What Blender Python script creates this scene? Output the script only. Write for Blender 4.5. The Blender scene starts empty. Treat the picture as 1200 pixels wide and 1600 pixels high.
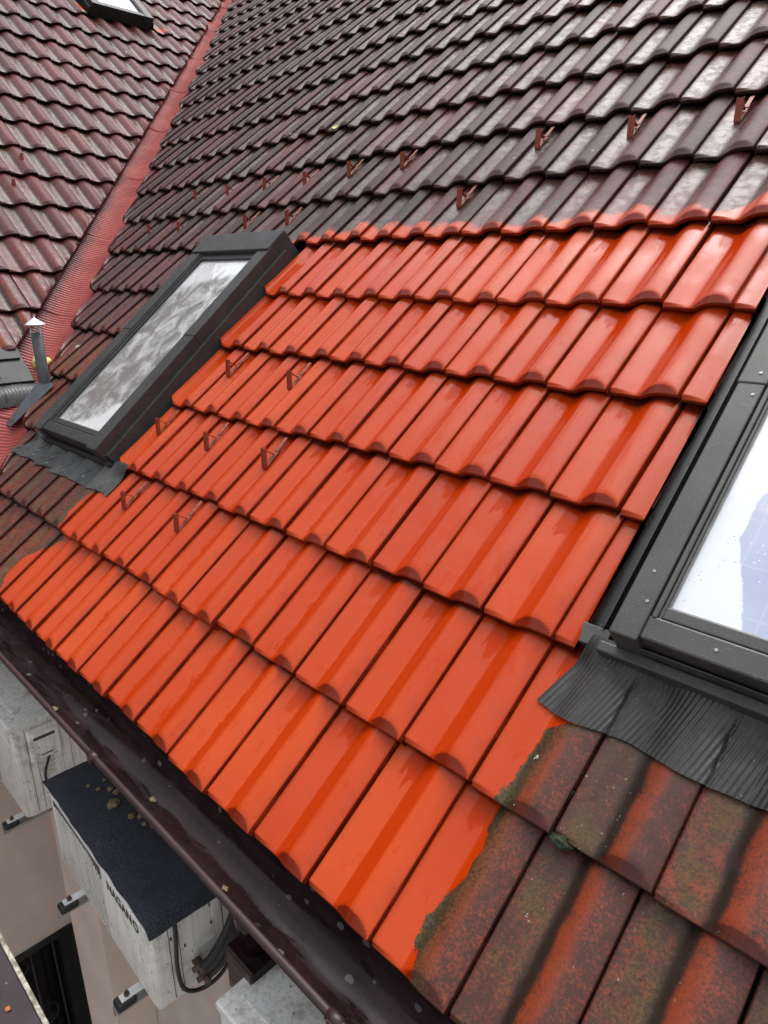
import bpy, bmesh, math, random
import numpy as np
from mathutils import Matrix, Vector, noise as mnoise

random.seed(7); rng = np.random.RandomState(11)
S = bpy.context.scene
COL = S.collection
PI = math.pi
P = math.radians(40); c, s = math.cos(P), math.sin(P)
W, L = 0.2, 0.3657                      # tile cover width and course length

# ------------------------------------------------------------------ camera
cam_d = bpy.data.cameras.new('camera'); cam = bpy.data.objects.new('camera', cam_d); COL.objects.link(cam)
cam_d.sensor_fit = 'HORIZONTAL'; cam_d.sensor_width = 36; cam_d.lens = 36*1079.4/1200
cam_d.clip_start = .02; cam_d.clip_end = 500
RW = Matrix(((0.70836, 0.70584, -0.003945), (0.226968, -0.233063, -0.945604), (-0.668364, 0.668933, -0.325296)))
Rb = Matrix((RW[0], -RW[1], -RW[2])).transposed()
cam.matrix_world = Matrix.Translation((0.52792, -0.69014, 1.24709)) @ Rb.to_4x4()
S.camera = cam

# ------------------------------------------------------------------ light
SUN_EL, SUN_AZ = 68, -12                # azimuth measured from +Y clockwise
world = bpy.data.worlds.new('World'); S.world = world; world.use_nodes = True
wn = world.node_tree; wn.nodes.clear()
sky = wn.nodes.new('ShaderNodeTexSky'); sky.sky_type = 'NISHITA'; sky.sun_disc = False
sky.sun_elevation = math.radians(SUN_EL); sky.sun_rotation = math.radians(SUN_AZ)
sky.dust_density = 4; sky.air_density = 1.2
hsv = wn.nodes.new('ShaderNodeHueSaturation'); hsv.inputs['Saturation'].default_value = .16
bg = wn.nodes.new('ShaderNodeBackground'); bg.inputs['Strength'].default_value = .15
wo = wn.nodes.new('ShaderNodeOutputWorld')
wtc = wn.nodes.new('ShaderNodeTexCoord'); wsp = wn.nodes.new('ShaderNodeSeparateXYZ'); wmr = wn.nodes.new('ShaderNodeMapRange')
wmr.inputs[1].default_value = -.05; wmr.inputs[2].default_value = .95; wmr.inputs[3].default_value = .62; wmr.inputs[4].default_value = 1.75
wcl = wn.nodes.new('ShaderNodeTexNoise'); wcl.inputs['Scale'].default_value = 2.6; wcl.inputs['Detail'].default_value = 5
wc2 = wn.nodes.new('ShaderNodeMapRange'); wc2.inputs[1].default_value = .35; wc2.inputs[2].default_value = .65; wc2.inputs[3].default_value = .78; wc2.inputs[4].default_value = 1.22
wmu = wn.nodes.new('ShaderNodeMath'); wmu.operation = 'MULTIPLY'
wvm = wn.nodes.new('ShaderNodeVectorMath'); wvm.operation = 'SCALE'
wn.links.new(wtc.outputs['Generated'], wsp.inputs[0]); wn.links.new(wsp.outputs[2], wmr.inputs[0]); wn.links.new(wtc.outputs['Generated'], wcl.inputs['Vector'])
wn.links.new(wcl.outputs[0], wc2.inputs[0]); wn.links.new(wmr.outputs[0], wmu.inputs[0]); wn.links.new(wc2.outputs[0], wmu.inputs[1])
wn.links.new(sky.outputs[0], hsv.inputs['Color']); wn.links.new(hsv.outputs[0], wvm.inputs[0]); wn.links.new(wmu.outputs[0], wvm.inputs['Scale'])
wn.links.new(wvm.outputs[0], bg.inputs[0]); wn.links.new(bg.outputs[0], wo.inputs[0])
sd_ = bpy.data.lights.new('sun', 'SUN'); sun = bpy.data.objects.new('sun', sd_); COL.objects.link(sun)
sd_.energy = 0.9; sd_.angle = math.radians(60); sd_.color = (1, .97, .93)
az, el = math.radians(SUN_AZ), math.radians(SUN_EL)
sdir = Vector((math.sin(az)*math.cos(el), math.cos(az)*math.cos(el), math.sin(el)))
sun.rotation_euler = sdir.to_track_quat('Z', 'Y').to_euler()
S.view_settings.view_transform = 'Standard'; S.view_settings.look = 'None'
S.view_settings.exposure = 0.25; S.view_settings.gamma = 1

# ------------------------------------------------------------------ frames
F_W = Matrix.Identity(4)
F_ROOF = Matrix(((1, 0, 0, 0), (0, c, -s, 0), (0, s, c, 0), (0, 0, 0, 1)))
VX = -3.15                               # foot of the valley
F_WING = Matrix(((0, -c, s, VX), (1, 0, 0, 0), (0, s, c, 0), (0, 0, 0, 1)))
WM = {}                                  # world matrices by object name

def tag(o, label=None, cat=None, group=None, kind=None):
    if label: o['label'] = label
    if cat: o['category'] = cat
    if group: o['group'] = group
    if kind: o['kind'] = kind
    return o

def put(o, parent=None, M=F_W):
    COL.objects.link(o); WM[o.name] = M.copy()
    if parent is not None:
        o.parent = parent
        o.matrix_basis = WM[parent.name].inverted() @ M
    else:
        o.matrix_basis = M
    return o

def empty(name, loc, rz=0):
    o = bpy.data.objects.new(name, None); o.empty_display_size = .1
    return put(o, None, Matrix.Translation(loc) @ Matrix.Rotation(rz, 4, 'Z'))

# ------------------------------------------------------------------ mesh builder
class MB:
    def __init__(self): self.v, self.f, self.sm = [], [], []
    def add(self, verts, faces, smooth=True):
        b = len(self.v); self.v += [tuple(p) for p in verts]
        self.f += [tuple(b+i for i in f) for f in faces]; self.sm += [smooth]*len(faces)
        return self
    def box(self, a, b, bev=0.0, M=None, seg=2, jit=0):
        bm = bmesh.new()
        x0, y0, z0 = a; x1, y1, z1 = b
        vs = [bm.verts.new(p) for p in ((x0,y0,z0),(x1,y0,z0),(x1,y1,z0),(x0,y1,z0),(x0,y0,z1),(x1,y0,z1),(x1,y1,z1),(x0,y1,z1))]
        for f in ((0,3,2,1),(4,5,6,7),(0,1,5,4),(1,2,6,5),(2,3,7,6),(3,0,4,7)): bm.faces.new([vs[i] for i in f])
        if bev > 0: bmesh.ops.bevel(bm, geom=list(bm.edges), offset=bev, segments=seg, affect='EDGES', profile=.5)
        if M is not None: bm.transform(M)
        bm.verts.index_update()
        self.add([v.co[:] for v in bm.verts], [[v.index for v in f.verts] for f in bm.faces], False)
        bm.free(); return self
    def prism(self, poly, h0, h1, axes='xyz'):
        n = len(poly)
        def m(p, h): return {'xyz': (p[0], p[1], h), 'xzy': (p[0], h, p[1]), 'yzx': (h, p[0], p[1])}[axes]
        vs = [m(p, h0) for p in poly]+[m(p, h1) for p in poly]
        self.add(vs, [tuple(range(n)), tuple(reversed(range(n, 2*n)))]+[(i, (i+1) % n, n+(i+1) % n, n+i) for i in range(n)], False)
        return self
    def tube(self, pts, r, n=10, caps=True):
        pts = [Vector(p) for p in pts]; rs = r if isinstance(r, (list, tuple)) else [r]*len(pts)
        b = len(self.v); N = None; vs = []
        for i, p in enumerate(pts):
            t = (pts[min(i+1, len(pts)-1)]-pts[max(i-1, 0)]).normalized()
            if N is None:
                N = t.orthogonal().normalized()
            N = (N - t*N.dot(t)).normalized(); B = t.cross(N)
            for k in range(n):
                a = 2*PI*k/n; vs.append(p+(N*math.cos(a)+B*math.sin(a))*rs[i])
        fs = [(i*n+k, i*n+(k+1) % n, (i+1)*n+(k+1) % n, (i+1)*n+k) for i in range(len(pts)-1) for k in range(n)]
        if caps: fs += [tuple(reversed(range(n))), tuple(range((len(pts)-1)*n, len(pts)*n))]
        return self.add(vs, fs, True)
    def grid(self, G, smooth=True):        # G: array (a, b, 3)
        a, b = G.shape[:2]
        fs = [(i*b+j, i*b+j+1, (i+1)*b+j+1, (i+1)*b+j) for i in range(a-1) for j in range(b-1)]
        return self.add(G.reshape(-1, 3).tolist(), fs, smooth)
    def build(self, name, mat, parent=None, M=F_W):
        me = bpy.data.meshes.new(name); me.from_pydata(self.v, [], self.f); me.validate()
        if len(me.polygons) == len(self.sm): me.polygons.foreach_set('use_smooth', self.sm)
        me.materials.append(mat)
        o = bpy.data.objects.new(name, me)
        return put(o, parent, M)

def smooth_path(pts, k=6):
    pts = [Vector(p) for p in pts]; out = []
    P4 = [pts[0]]+pts+[pts[-1]]
    for i in range(1, len(P4)-2):
        for j in range(k):
            t = j/k; a, b, cc, d = P4[i-1:i+3]
            out.append(.5*((2*b)+(cc-a)*t+(2*a-5*b+4*cc-d)*t*t+(3*b-a-3*cc+d)*t**3))
    return out+[pts[-1]]

def rock(r, seed, sc=(1, 1, .7), sub=3, amp=.45):
    bm = bmesh.new(); bmesh.ops.create_icosphere(bm, subdivisions=sub, radius=1)
    for v in bm.verts:
        k = 1+amp*mnoise.noise(v.co*1.4+Vector((seed*3.1, seed, 0)))+amp*.4*mnoise.noise(v.co*4+Vector((seed, 0, 5)))
        v.co = Vector((v.co.x*sc[0], v.co.y*sc[1], v.co.z*sc[2]))*k*r
    bm.verts.index_update()
    m = MB().add([v.co[:] for v in bm.verts], [[v.index for v in f.verts] for f in bm.faces]); bm.free(); return m

# ------------------------------------------------------------------ material helpers
class NT:
    def __init__(self, name):
        self.m = bpy.data.materials.new(name); self.m.use_nodes = True
        self.t = self.m.node_tree; self.t.nodes.clear()
        self.out = self.t.nodes.new('ShaderNodeOutputMaterial'); self.b = self.t.nodes.new('ShaderNodeBsdfPrincipled')
        self.t.links.new(self.b.outputs[0], self.out.inputs[0])
        self.tc = self.t.nodes.new('ShaderNodeTexCoord')
        self.obj = self.tc.outputs['Object']
    def ln(self, inp, v):
        if isinstance(v, (int, float)): inp.default_value = v
        elif isinstance(v, tuple):
            inp.default_value = v if len(inp.default_value) == len(v) else tuple(v)+(1,)
        else: self.t.links.new(v, inp)
    def m_(self, op, a, b=0.0, c3=0.0, clamp=False):
        n = self.t.nodes.new('ShaderNodeMath'); n.operation = op; n.use_clamp = clamp
        self.ln(n.inputs[0], a); self.ln(n.inputs[1], b); self.ln(n.inputs[2], c3); return n.outputs[0]
    def mp(self, v, a, b, c0=0.0, c1=1.0, smooth=True):
        n = self.t.nodes.new('ShaderNodeMapRange'); n.interpolation_type = 'SMOOTHSTEP' if smooth else 'LINEAR'
        self.ln(n.inputs[0], v); self.ln(n.inputs[1], a); self.ln(n.inputs[2], b); self.ln(n.inputs[3], c0); self.ln(n.inputs[4], c1)
        return n.outputs[0]
    def vec(self, sc=(1, 1, 1), loc=(0, 0, 0), v=None):
        n = self.t.nodes.new('ShaderNodeMapping'); self.ln(n.inputs[0], v if v is not None else self.obj)
        n.inputs['Scale'].default_value = sc; n.inputs['Location'].default_value = loc; return n.outputs[0]
    def noise(self, scale, detail=3, rough=.55, v=None, dist=0):
        n = self.t.nodes.new('ShaderNodeTexNoise'); self.ln(n.inputs['Vector'], v if v is not None else self.obj)
        n.inputs['Scale'].default_value = scale; n.inputs['Detail'].default_value = detail
        n.inputs['Roughness'].default_value = rough; n.inputs['Distortion'].default_value = dist; return n.outputs[0]
    def vor(self, scale, v=None, feat='F1', rnd=1.0):
        n = self.t.nodes.new('ShaderNodeTexVoronoi'); n.feature = feat; self.ln(n.inputs['Vector'], v if v is not None else self.obj)
        n.inputs['Scale'].default_value = scale; n.inputs['Randomness'].default_value = rnd; return n.outputs[0]
    def mix(self, f, a, b, mode='MIX'):
        n = self.t.nodes.new('ShaderNodeMix'); n.data_type = 'RGBA'; n.blend_type = mode; n.clamp_factor = True
        self.ln(n.inputs[0], f); self.ln(n.inputs[6], a); self.ln(n.inputs[7], b); return n.outputs[2]
    def fm(self, f, a, b):
        n = self.t.nodes.new('ShaderNodeMix'); n.data_type = 'FLOAT'
        self.ln(n.inputs[0], f); self.ln(n.inputs[2], a); self.ln(n.inputs[3], b); return n.outputs[0]
    def attr(self, name):
        n = self.t.nodes.new('ShaderNodeAttribute'); n.attribute_name = name; return n
    def sep(self, v):
        n = self.t.nodes.new('ShaderNodeSeparateXYZ'); self.ln(n.inputs[0], v); return n.outputs
    def bump(self, h, strength=.3, dist=.002, normal=None):
        n = self.t.nodes.new('ShaderNodeBump'); n.inputs['Strength'].default_value = strength; self.ln(n.inputs['Distance'], dist)
        self.ln(n.inputs['Height'], h)
        if normal is not None: self.t.links.new(normal, n.inputs['Normal'])
        return n.outputs[0]
    def done(self, col, rough=.5, normal=None, metal=0.0, spec=.5, coat=None, coat_r=.05):
        self.ln(self.b.inputs['Base Color'], col); self.ln(self.b.inputs['Roughness'], rough)
        self.ln(self.b.inputs['Metallic'], metal); self.ln(self.b.inputs['Specular IOR Level'], spec)
        if normal is not None: self.t.links.new(normal, self.b.inputs['Normal'])
        if coat is not None: self.ln(self.b.inputs['Coat Weight'], coat); self.b.inputs['Coat Roughness'].default_value = coat_r
        return self.m

def simple(name, a, b, scale=20, rough=.5, rvar=.1, bump=.1, bscale=150, metal=0.0, spec=.5, det=4, bd=.001):
    n = NT(name); f = n.mp(n.noise(scale, det, .6), .35, .65)
    col = n.mix(f, a, b)
    r = n.fm(n.noise(scale*2.3, 3), rough-rvar, rough+rvar)
    return n.done(col, r, n.bump(n.noise(bscale, 4, .6), bump, bd), metal, spec)

# ---- the tile material: cleaned orange / weathered brown, split by the signed distance 'sd'
def tile_material(name, wing=False):
    n = NT(name)
    t = n.attr('tuv'); xyz = n.sep(t.outputs['Vector']); lu, lv, rnd = xyz[0], xyz[1], xyz[2]
    sdv = n.attr('sd').outputs['Fac']
    o = n.sep(n.obj)
    big = n.noise(1.3, 3); mid = n.noise(14, 4, .6); fine = n.noise(170, 3, .75); vf = n.noise(520, 2, .7)
    edge_n = n.noise(13, 2.5, .5)
    hi = n.mp(o[1], 1.6, 2.1)
    grain = n.m_('MULTIPLY', n.m_('SUBTRACT', n.noise(120, 4, .8), .5), n.fm(hi, .020, .075))
    clean = n.mp(n.m_('ADD', n.m_('ADD', sdv, grain), n.m_('MULTIPLY', n.m_('SUBTRACT', edge_n, .5), n.fm(hi, .07, .12))), n.fm(hi, -.003, -.016), n.fm(hi, .003, .016))
    # stretched noise running down the slope
    st = n.noise(1, 4, .6, n.vec((60, 7, 30)), .3)
    st2 = n.noise(1, 5, .62, n.vec((34, 5, 10), (3, 1, 0)), .8)
    # --- clean
    cc = n.mix(n.mp(big, .35, .65), (.48, .049, .008), (.55, .068, .012))
    cc = n.mix(n.mp(rnd, 0, 1), cc, n.mix(.6, cc, (.44, .042, .009)))
    # wet film in the trough (ragged edges) and below the course above
    rag = n.m_('MULTIPLY', n.mp(o[0], -.55, -1.1), n.mp(o[1], 1.1, .6))          # wetter towards the lower left
    st3 = n.m_('ADD', n.m_('MULTIPLY', n.noise(1, 6, .75, n.vec((60, 16, 10), (3, 1, 0)), .6), .6), n.m_('MULTIPLY', n.noise(7, 3), .4))
    lj = n.m_('ADD', lu, n.m_('MULTIPLY', n.m_('SUBTRACT', st2, .5), .10))
    ll = n.m_('ADD', lu, n.m_('MULTIPLY', n.m_('SUBTRACT', st3, .47), n.fm(rag, .05, .85)))
    band = n.m_('MULTIPLY', n.mp(ll, .395, .405), n.mp(lu, .645, .675, 1, 0))
    topw = n.m_('MULTIPLY', n.mp(n.m_('ADD', lv, n.m_('MULTIPLY', n.m_('SUBTRACT', st2, .5), .22)), .29, .30), n.mp(lj, .18, .21))
    topw = n.m_('MULTIPLY', topw, n.mp(lj, .62, .68, 1, 0))
    puddle = n.m_('MULTIPLY', n.mp(n.noise(1, 5, .65, n.vec((22, 9, 8), (0, 4, 2)), 1.2), .60, .615), n.mp(lu, .15, .25))
    topw = n.m_('MULTIPLY', topw, n.m_('SUBTRACT', 1.0, rag))
    wet = n.m_('MAXIMUM', n.m_('MAXIMUM', band, topw), n.m_('MULTIPLY', puddle, .35))
    cc = n.mix(n.m_('MULTIPLY', wet, .9), cc, (.45, .034, .001))
    # grime left along the side laps and at random
    grime = n.m_('MULTIPLY', n.mp(lu, .80, .97), n.mp(mid, .42, .7))
    grime = n.m_('MAXIMUM', grime, n.m_('MULTIPLY', n.mp(lu, .12, .0), n.mp(mid, .4, .65)))
    spot = n.mp(n.noise(9, 6, .75, None, 1.5), .63, .78)
    cc = n.mix(n.m_('MULTIPLY', n.m_('MAXIMUM', n.m_('MULTIPLY', grime, .6), spot), .38), cc, (.14, .035, .03))
    cc = n.mix(n.m_('MULTIPLY', n.mp(vf, .55, .72), .45), cc, (.27, .03, .010))
    cc = n.mix(n.mp(n.vor(95), .055, .035), cc, (.12, .03, .02))
    wear = n.m_('MULTIPLY', n.mp(n.noise(38, 6, .8), .56, .66), n.mp(n.noise(4, 3), .45, .62))
    cc = n.mix(n.m_('MULTIPLY', wear, .35), cc, (.30, .055, .03))
    # --- weathered
    red = n.mix(n.mp(o[1], .9, 1.9), (.25, .052, .028), (.175, .034, .030)) if not wing else (.20, .036, .031)
    brown = n.mix(n.mp(o[1], .9, 1.9), (.070, .032, .024), (.046, .022, .022)) if not wing else (.070, .024, .023)
    wmid = n.noise(30, 5, .68)
    wv = n.m_('ADD', n.m_('MULTIPLY', wmid, .36), n.m_('ADD', n.m_('MULTIPLY', fine, .62), n.m_('MULTIPLY', n.m_('SUBTRACT', rnd, .5), .10)))
    wc = n.mix(n.mp(wv, .43, .63), brown, red)
    wc = n.mix(n.m_('MULTIPLY', n.mp(n.noise(5, 3), .45, .65), .30), wc, n.mix(.5, wc, (.045, .028, .030)))
    ljw = n.m_('ADD', lu, n.m_('MULTIPLY', n.m_('SUBTRACT', n.noise(9, 3), .5), .16))
    low = n.m_('MULTIPLY', n.mp(n.m_('ADD', o[1], n.m_('MULTIPLY', o[0], .0)), 2.4, 1.2), 1.0)   # nearer the eave the moss is thicker
    dark = n.m_('MULTIPLY', n.mp(ljw, .34, .44), n.mp(ljw, .50, .60, 1, 0))
    wc = n.mix(n.m_('MULTIPLY', dark, n.fm(low, .35, .92)), wc, (.020, .013, .009))
    org = n.m_('MULTIPLY', n.mp(ljw, .51, .58), n.mp(ljw, .66, .80, 1, 0))
    wc = n.mix(n.m_('MULTIPLY', n.m_('MULTIPLY', org, n.mp(n.m_('ADD', n.m_('MULTIPLY', fine, .5), n.m_('MULTIPLY', mid, .5)), .34, .54)), n.fm(low, .12, .75)), wc, (.27, .043, .012))
    moss = n.m_('MULTIPLY', n.m_('MULTIPLY', n.mp(ljw, .02, .16), n.mp(ljw, .36, .46, 1, 0)), n.mp(n.noise(7, 5, .7), .42, .60))
    wc = n.mix(n.m_('MULTIPLY', n.m_('MULTIPLY', moss, n.mp(fine, .38, .52)), n.fm(low, .30, .65)), wc, (.095, .080, .026))
    wc = n.mix(n.mp(vf, .55, .68, 0, .35), wc, (.02, .010, .008))
    # pale lichen
    pn = n.m_('ADD', n.noise(3.1, 3), .03)
    lich = n.m_('MULTIPLY', n.mp(n.m_('ADD', n.vor(62 if not wing else 46), n.m_('MULTIPLY', n.m_('SUBTRACT', fine, .5), .25)), .17, .09), n.mp(n.m_('ADD', n.m_('MULTIPLY', pn, .7), n.m_('MULTIPLY', wmid, .3)), .50 if not wing else .46, .62 if not wing else .56))
    lich = n.m_('MULTIPLY', lich, n.mp(ljw, .62, .50))
    wc = n.mix(n.m_('MULTIPLY', lich, .85), wc, (.30, .30, .24) if not wing else (.36, .32, .28))
    grey = n.m_('MULTIPLY', n.m_('MULTIPLY', n.mp(n.noise(2.2, 4), .42, .62), n.mp(o[1], 2.0, 2.6)), n.mp(n.noise(75, 5, .8), .44, .56))
    grey = n.m_('MULTIPLY', grey, n.mp(ljw, .56, .42))
    wc = n.mix(n.m_('MULTIPLY', grey, .75), wc, (.15, .15, .125))
    rolld = n.m_('MULTIPLY', n.mp(ljw, .55, .66), n.mp(o[1], 1.9, 2.5))
    if not wing: wc = n.mix(n.m_('MULTIPLY', rolld, .75), wc, n.mix(n.mp(wv, .45, .59), (.020, .010, .011), (.125, .030, .028)))
    blob = n.mp(n.m_('ADD', n.noise(13, 3, .5, n.vec((1, 1, 1), (7, 3, 1))), n.m_('MULTIPLY', n.m_('SUBTRACT', fine, .5), .12)), .735, .76)
    wc = n.mix(n.m_('MULTIPLY', blob, .8), wc, (.40, .42, .34))
    lip = n.mp(lv, .0006, -.0004)
    lapd = n.m_('MULTIPLY', n.m_('MAXIMUM', n.mp(lu, .008, .002), n.mp(lu, .9908, .9925)), n.mp(n.noise(11, 4), .30, .60, .45, 1))
    und = n.mp(n.m_('ADD', lv, n.m_('MULTIPLY', n.m_('SUBTRACT', n.noise(25, 3), .5), .016)), .352, .368)
    joint = n.m_('MAXIMUM', lapd, n.m_('MAXIMUM', und, n.m_('MULTIPLY', lip, .8)))  # contact shade at lips, side laps and overlaps, painted into the tile colour
    nose = n.attr('nose').outputs['Fac']  # steep nose faces get their shade from a dark tint in the colour
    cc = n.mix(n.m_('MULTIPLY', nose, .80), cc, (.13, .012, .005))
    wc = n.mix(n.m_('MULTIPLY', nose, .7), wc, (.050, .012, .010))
    cc = n.mix(n.m_('MULTIPLY', joint, .86), cc, (.055, .008, .004))
    wc = n.mix(n.m_('MULTIPLY', joint, .85), wc, (.016, .008, .007))
    col = n.mix(clean, wc, cc)
    rc = n.fm(wet, n.fm(n.mp(n.noise(6, 4), .40, .60), .13, .40), n.fm(mid, .12, .2))
    rw = n.fm(rolld, n.fm(n.mp(n.noise(26, 4, .6), .40, .60), .20, .42), .5)
    ew = n.m_('MULTIPLY', n.mp(sdv, -.065, -.02), n.mp(o[1], 1.9, 1.5))
    col = n.mix(n.m_('MULTIPLY', n.m_('MULTIPLY', ew, n.m_('SUBTRACT', 1.0, clean)), .6), col, n.mix(n.mp(fine, .4, .6), (.030, .030, .016), (.085, .075, .035)))
    rough = n.fm(clean, rw, rc)
    h = n.fm(clean, n.m_('ADD', n.m_('MULTIPLY', n.m_('ADD', fine, vf), .55), n.m_('MULTIPLY', wmid, .3)), n.m_('MULTIPLY', n.m_('ADD', n.m_('MULTIPLY', fine, .25), n.m_('MULTIPLY', st, .35)), n.fm(wet, 1.0, .35)))
    nm = n.bump(h, .45, n.fm(clean, .0016, .0012))
    return n.done(col, rough, nm, 0, n.fm(clean, n.fm(rolld, .31, .22), n.fm(wet, .28, .12)))

# sheet metal painted grey (roof windows)
def metal_material(name, a, b, rough):
    n = NT(name); f = n.mp(n.noise(7, 5, .65), .35, .65); col = n.mix(f, a, b)
    drops = n.mp(n.vor(130), .22, .12)
    dust = n.mp(n.noise(60, 4, .7), .58, .72)
    col = n.mix(n.m_('MULTIPLY', dust, .35), col, (.16, .15, .13))
    r = n.fm(drops, n.fm(n.noise(12, 3), rough-.08, rough+.1), .08)
    h = n.m_('ADD', n.m_('MULTIPLY', drops, .8), n.m_('MULTIPLY', n.noise(9, 2), 1.2))
    return n.done(col, r, n.bump(h, .35, .0012), 0, .5 if rough < .41 else .28)

M = {}
M['tile'] = tile_material('roof tile'); M['tile_wing'] = tile_material('wing roof tile', True)
M['metal'] = metal_material('dark grey sheet', (.044, .044, .043), (.060, .059, .057), .40)
M['metal_l'] = metal_material('black grey sheet', (.022, .023, .024), (.034, .035, .036), .42)
M['metal_m'] = metal_material('mid grey sheet', (.038, .039, .040), (.052, .053, .054), .45)
M['black'] = simple('black seal', (.008, .008, .009), (.014, .014, .015), 30, .35, .08, .1)
M['under'] = simple('underlay', (.012, .006, .005), (.02, .01, .008), 8, .8, .1, .1)
M['screw'] = simple('screw metal', (.25, .25, .25), (.40, .40, .40), 80, .3, .05, .05, metal=.8)

def flash_material(name, a, b):
    n = NT(name); f = n.mp(n.noise(6, 5, .7), .38, .62); col = n.mix(f, a, b)
    br = n.mp(n.noise(1, 5, .7, n.vec((20, 7, 5)), .6), .55, .68)
    col = n.mix(n.m_('MULTIPLY', br, .7), col, (.022, .016, .011))
    col = n.mix(n.m_('MULTIPLY', n.mp(n.vor(70), .10, .05), n.mp(n.noise(5), .5, .6)), col, (.30, .30, .24))
    r = n.fm(n.mp(n.noise(9, 4), .42, .58), .16, .46)
    return n.done(col, r, n.bump(n.noise(160, 4, .65), .35, .0012), 0, .5)
M['apron'] = flash_material('ribbed apron', (.026, .026, .025), (.046, .045, .043))
M['apron_l'] = flash_material('ribbed apron pale', (.060, .062, .062), (.085, .087, .086))

def valley_material():
    n = NT('red valley sheet'); t = n.attr('vw'); x = n.sep(t.outputs['Vector'])
    col = n.mix(n.mp(n.noise(3, 4, .6), .35, .65), (.40, .060, .050), (.52, .110, .095))
    e = n.m_('ADD', n.m_('ABSOLUTE', x[0]), n.m_('MULTIPLY', n.m_('SUBTRACT', n.noise(4, 5, .7), .5), .14))
    col = n.mix(n.m_('MULTIPLY', n.mp(e, .06, .15), .75), col, (.10, .055, .065))
    rib = n.m_('SINE', n.m_('MULTIPLY', x[1], 2*PI/.025))
    col = n.mix(n.m_('MULTIPLY', n.mp(rib, .0, -.9), .65), col, (.12, .028, .030))      # darker along the hollows of the ribs
    col = n.mix(n.m_('MULTIPLY', n.mp(n.noise(40, 4, .7), .55, .7), .3), col, (.09, .05, .05))
    return n.done(col, n.fm(n.noise(8, 3), .18, .42), n.bump(n.noise(90, 3), .2, .001), 0, .55)
M['valley'] = valley_material()

def guard_material():
    n = NT('painted snow guard'); col = n.mix(n.mp(n.noise(40, 4, .6), .38, .60), (.22, .042, .022), (.32, .060, .030))
    col = n.mix(n.mp(n.noise(90, 4, .7), .56, .68, 0, .75), col, (.08, .025, .02))
    return n.done(col, .38, n.bump(n.noise(220, 3), .2, .001))
M['guard'] = guard_material()
M['guard_rust'] = simple('rusty guard strip', (.22, .045, .020), (.38, .11, .06), 45, .4, .1, .2, 200)

def gutter_material():
    n = NT('maroon gutter'); col = n.mix(n.mp(n.noise(6, 4), .4, .6), (.012, .006, .007), (.024, .011, .012))
    film = n.mp(n.noise(1, 5, .65, n.vec((5, 26, 26)), .6), .50, .56)
    spots = n.m_('MULTIPLY', n.mp(n.m_('ADD', n.vor(17, n.vec((1, 1.5, 1.5))), n.m_('MULTIPLY', n.m_('SUBTRACT', n.noise(60, 4, .7), .5), .30)), .21, .16), n.mp(n.noise(2.5), .50, .54))
    col = n.mix(n.m_('MULTIPLY', film, .3), col, (.030, .022, .026))
    col = n.mix(n.m_('MULTIPLY', spots, .6), col, (.17, .16, .17))
    drops = n.mp(n.vor(150), .25, .14)
    return n.done(col, n.fm(film, .12, .30), n.bump(n.m_('ADD', n.m_('MULTIPLY', drops, .6), n.m_('MULTIPLY', n.noise(30, 3), .6)), .3, .001), 0, .25)
M['gutter'] = gutter_material()

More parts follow.
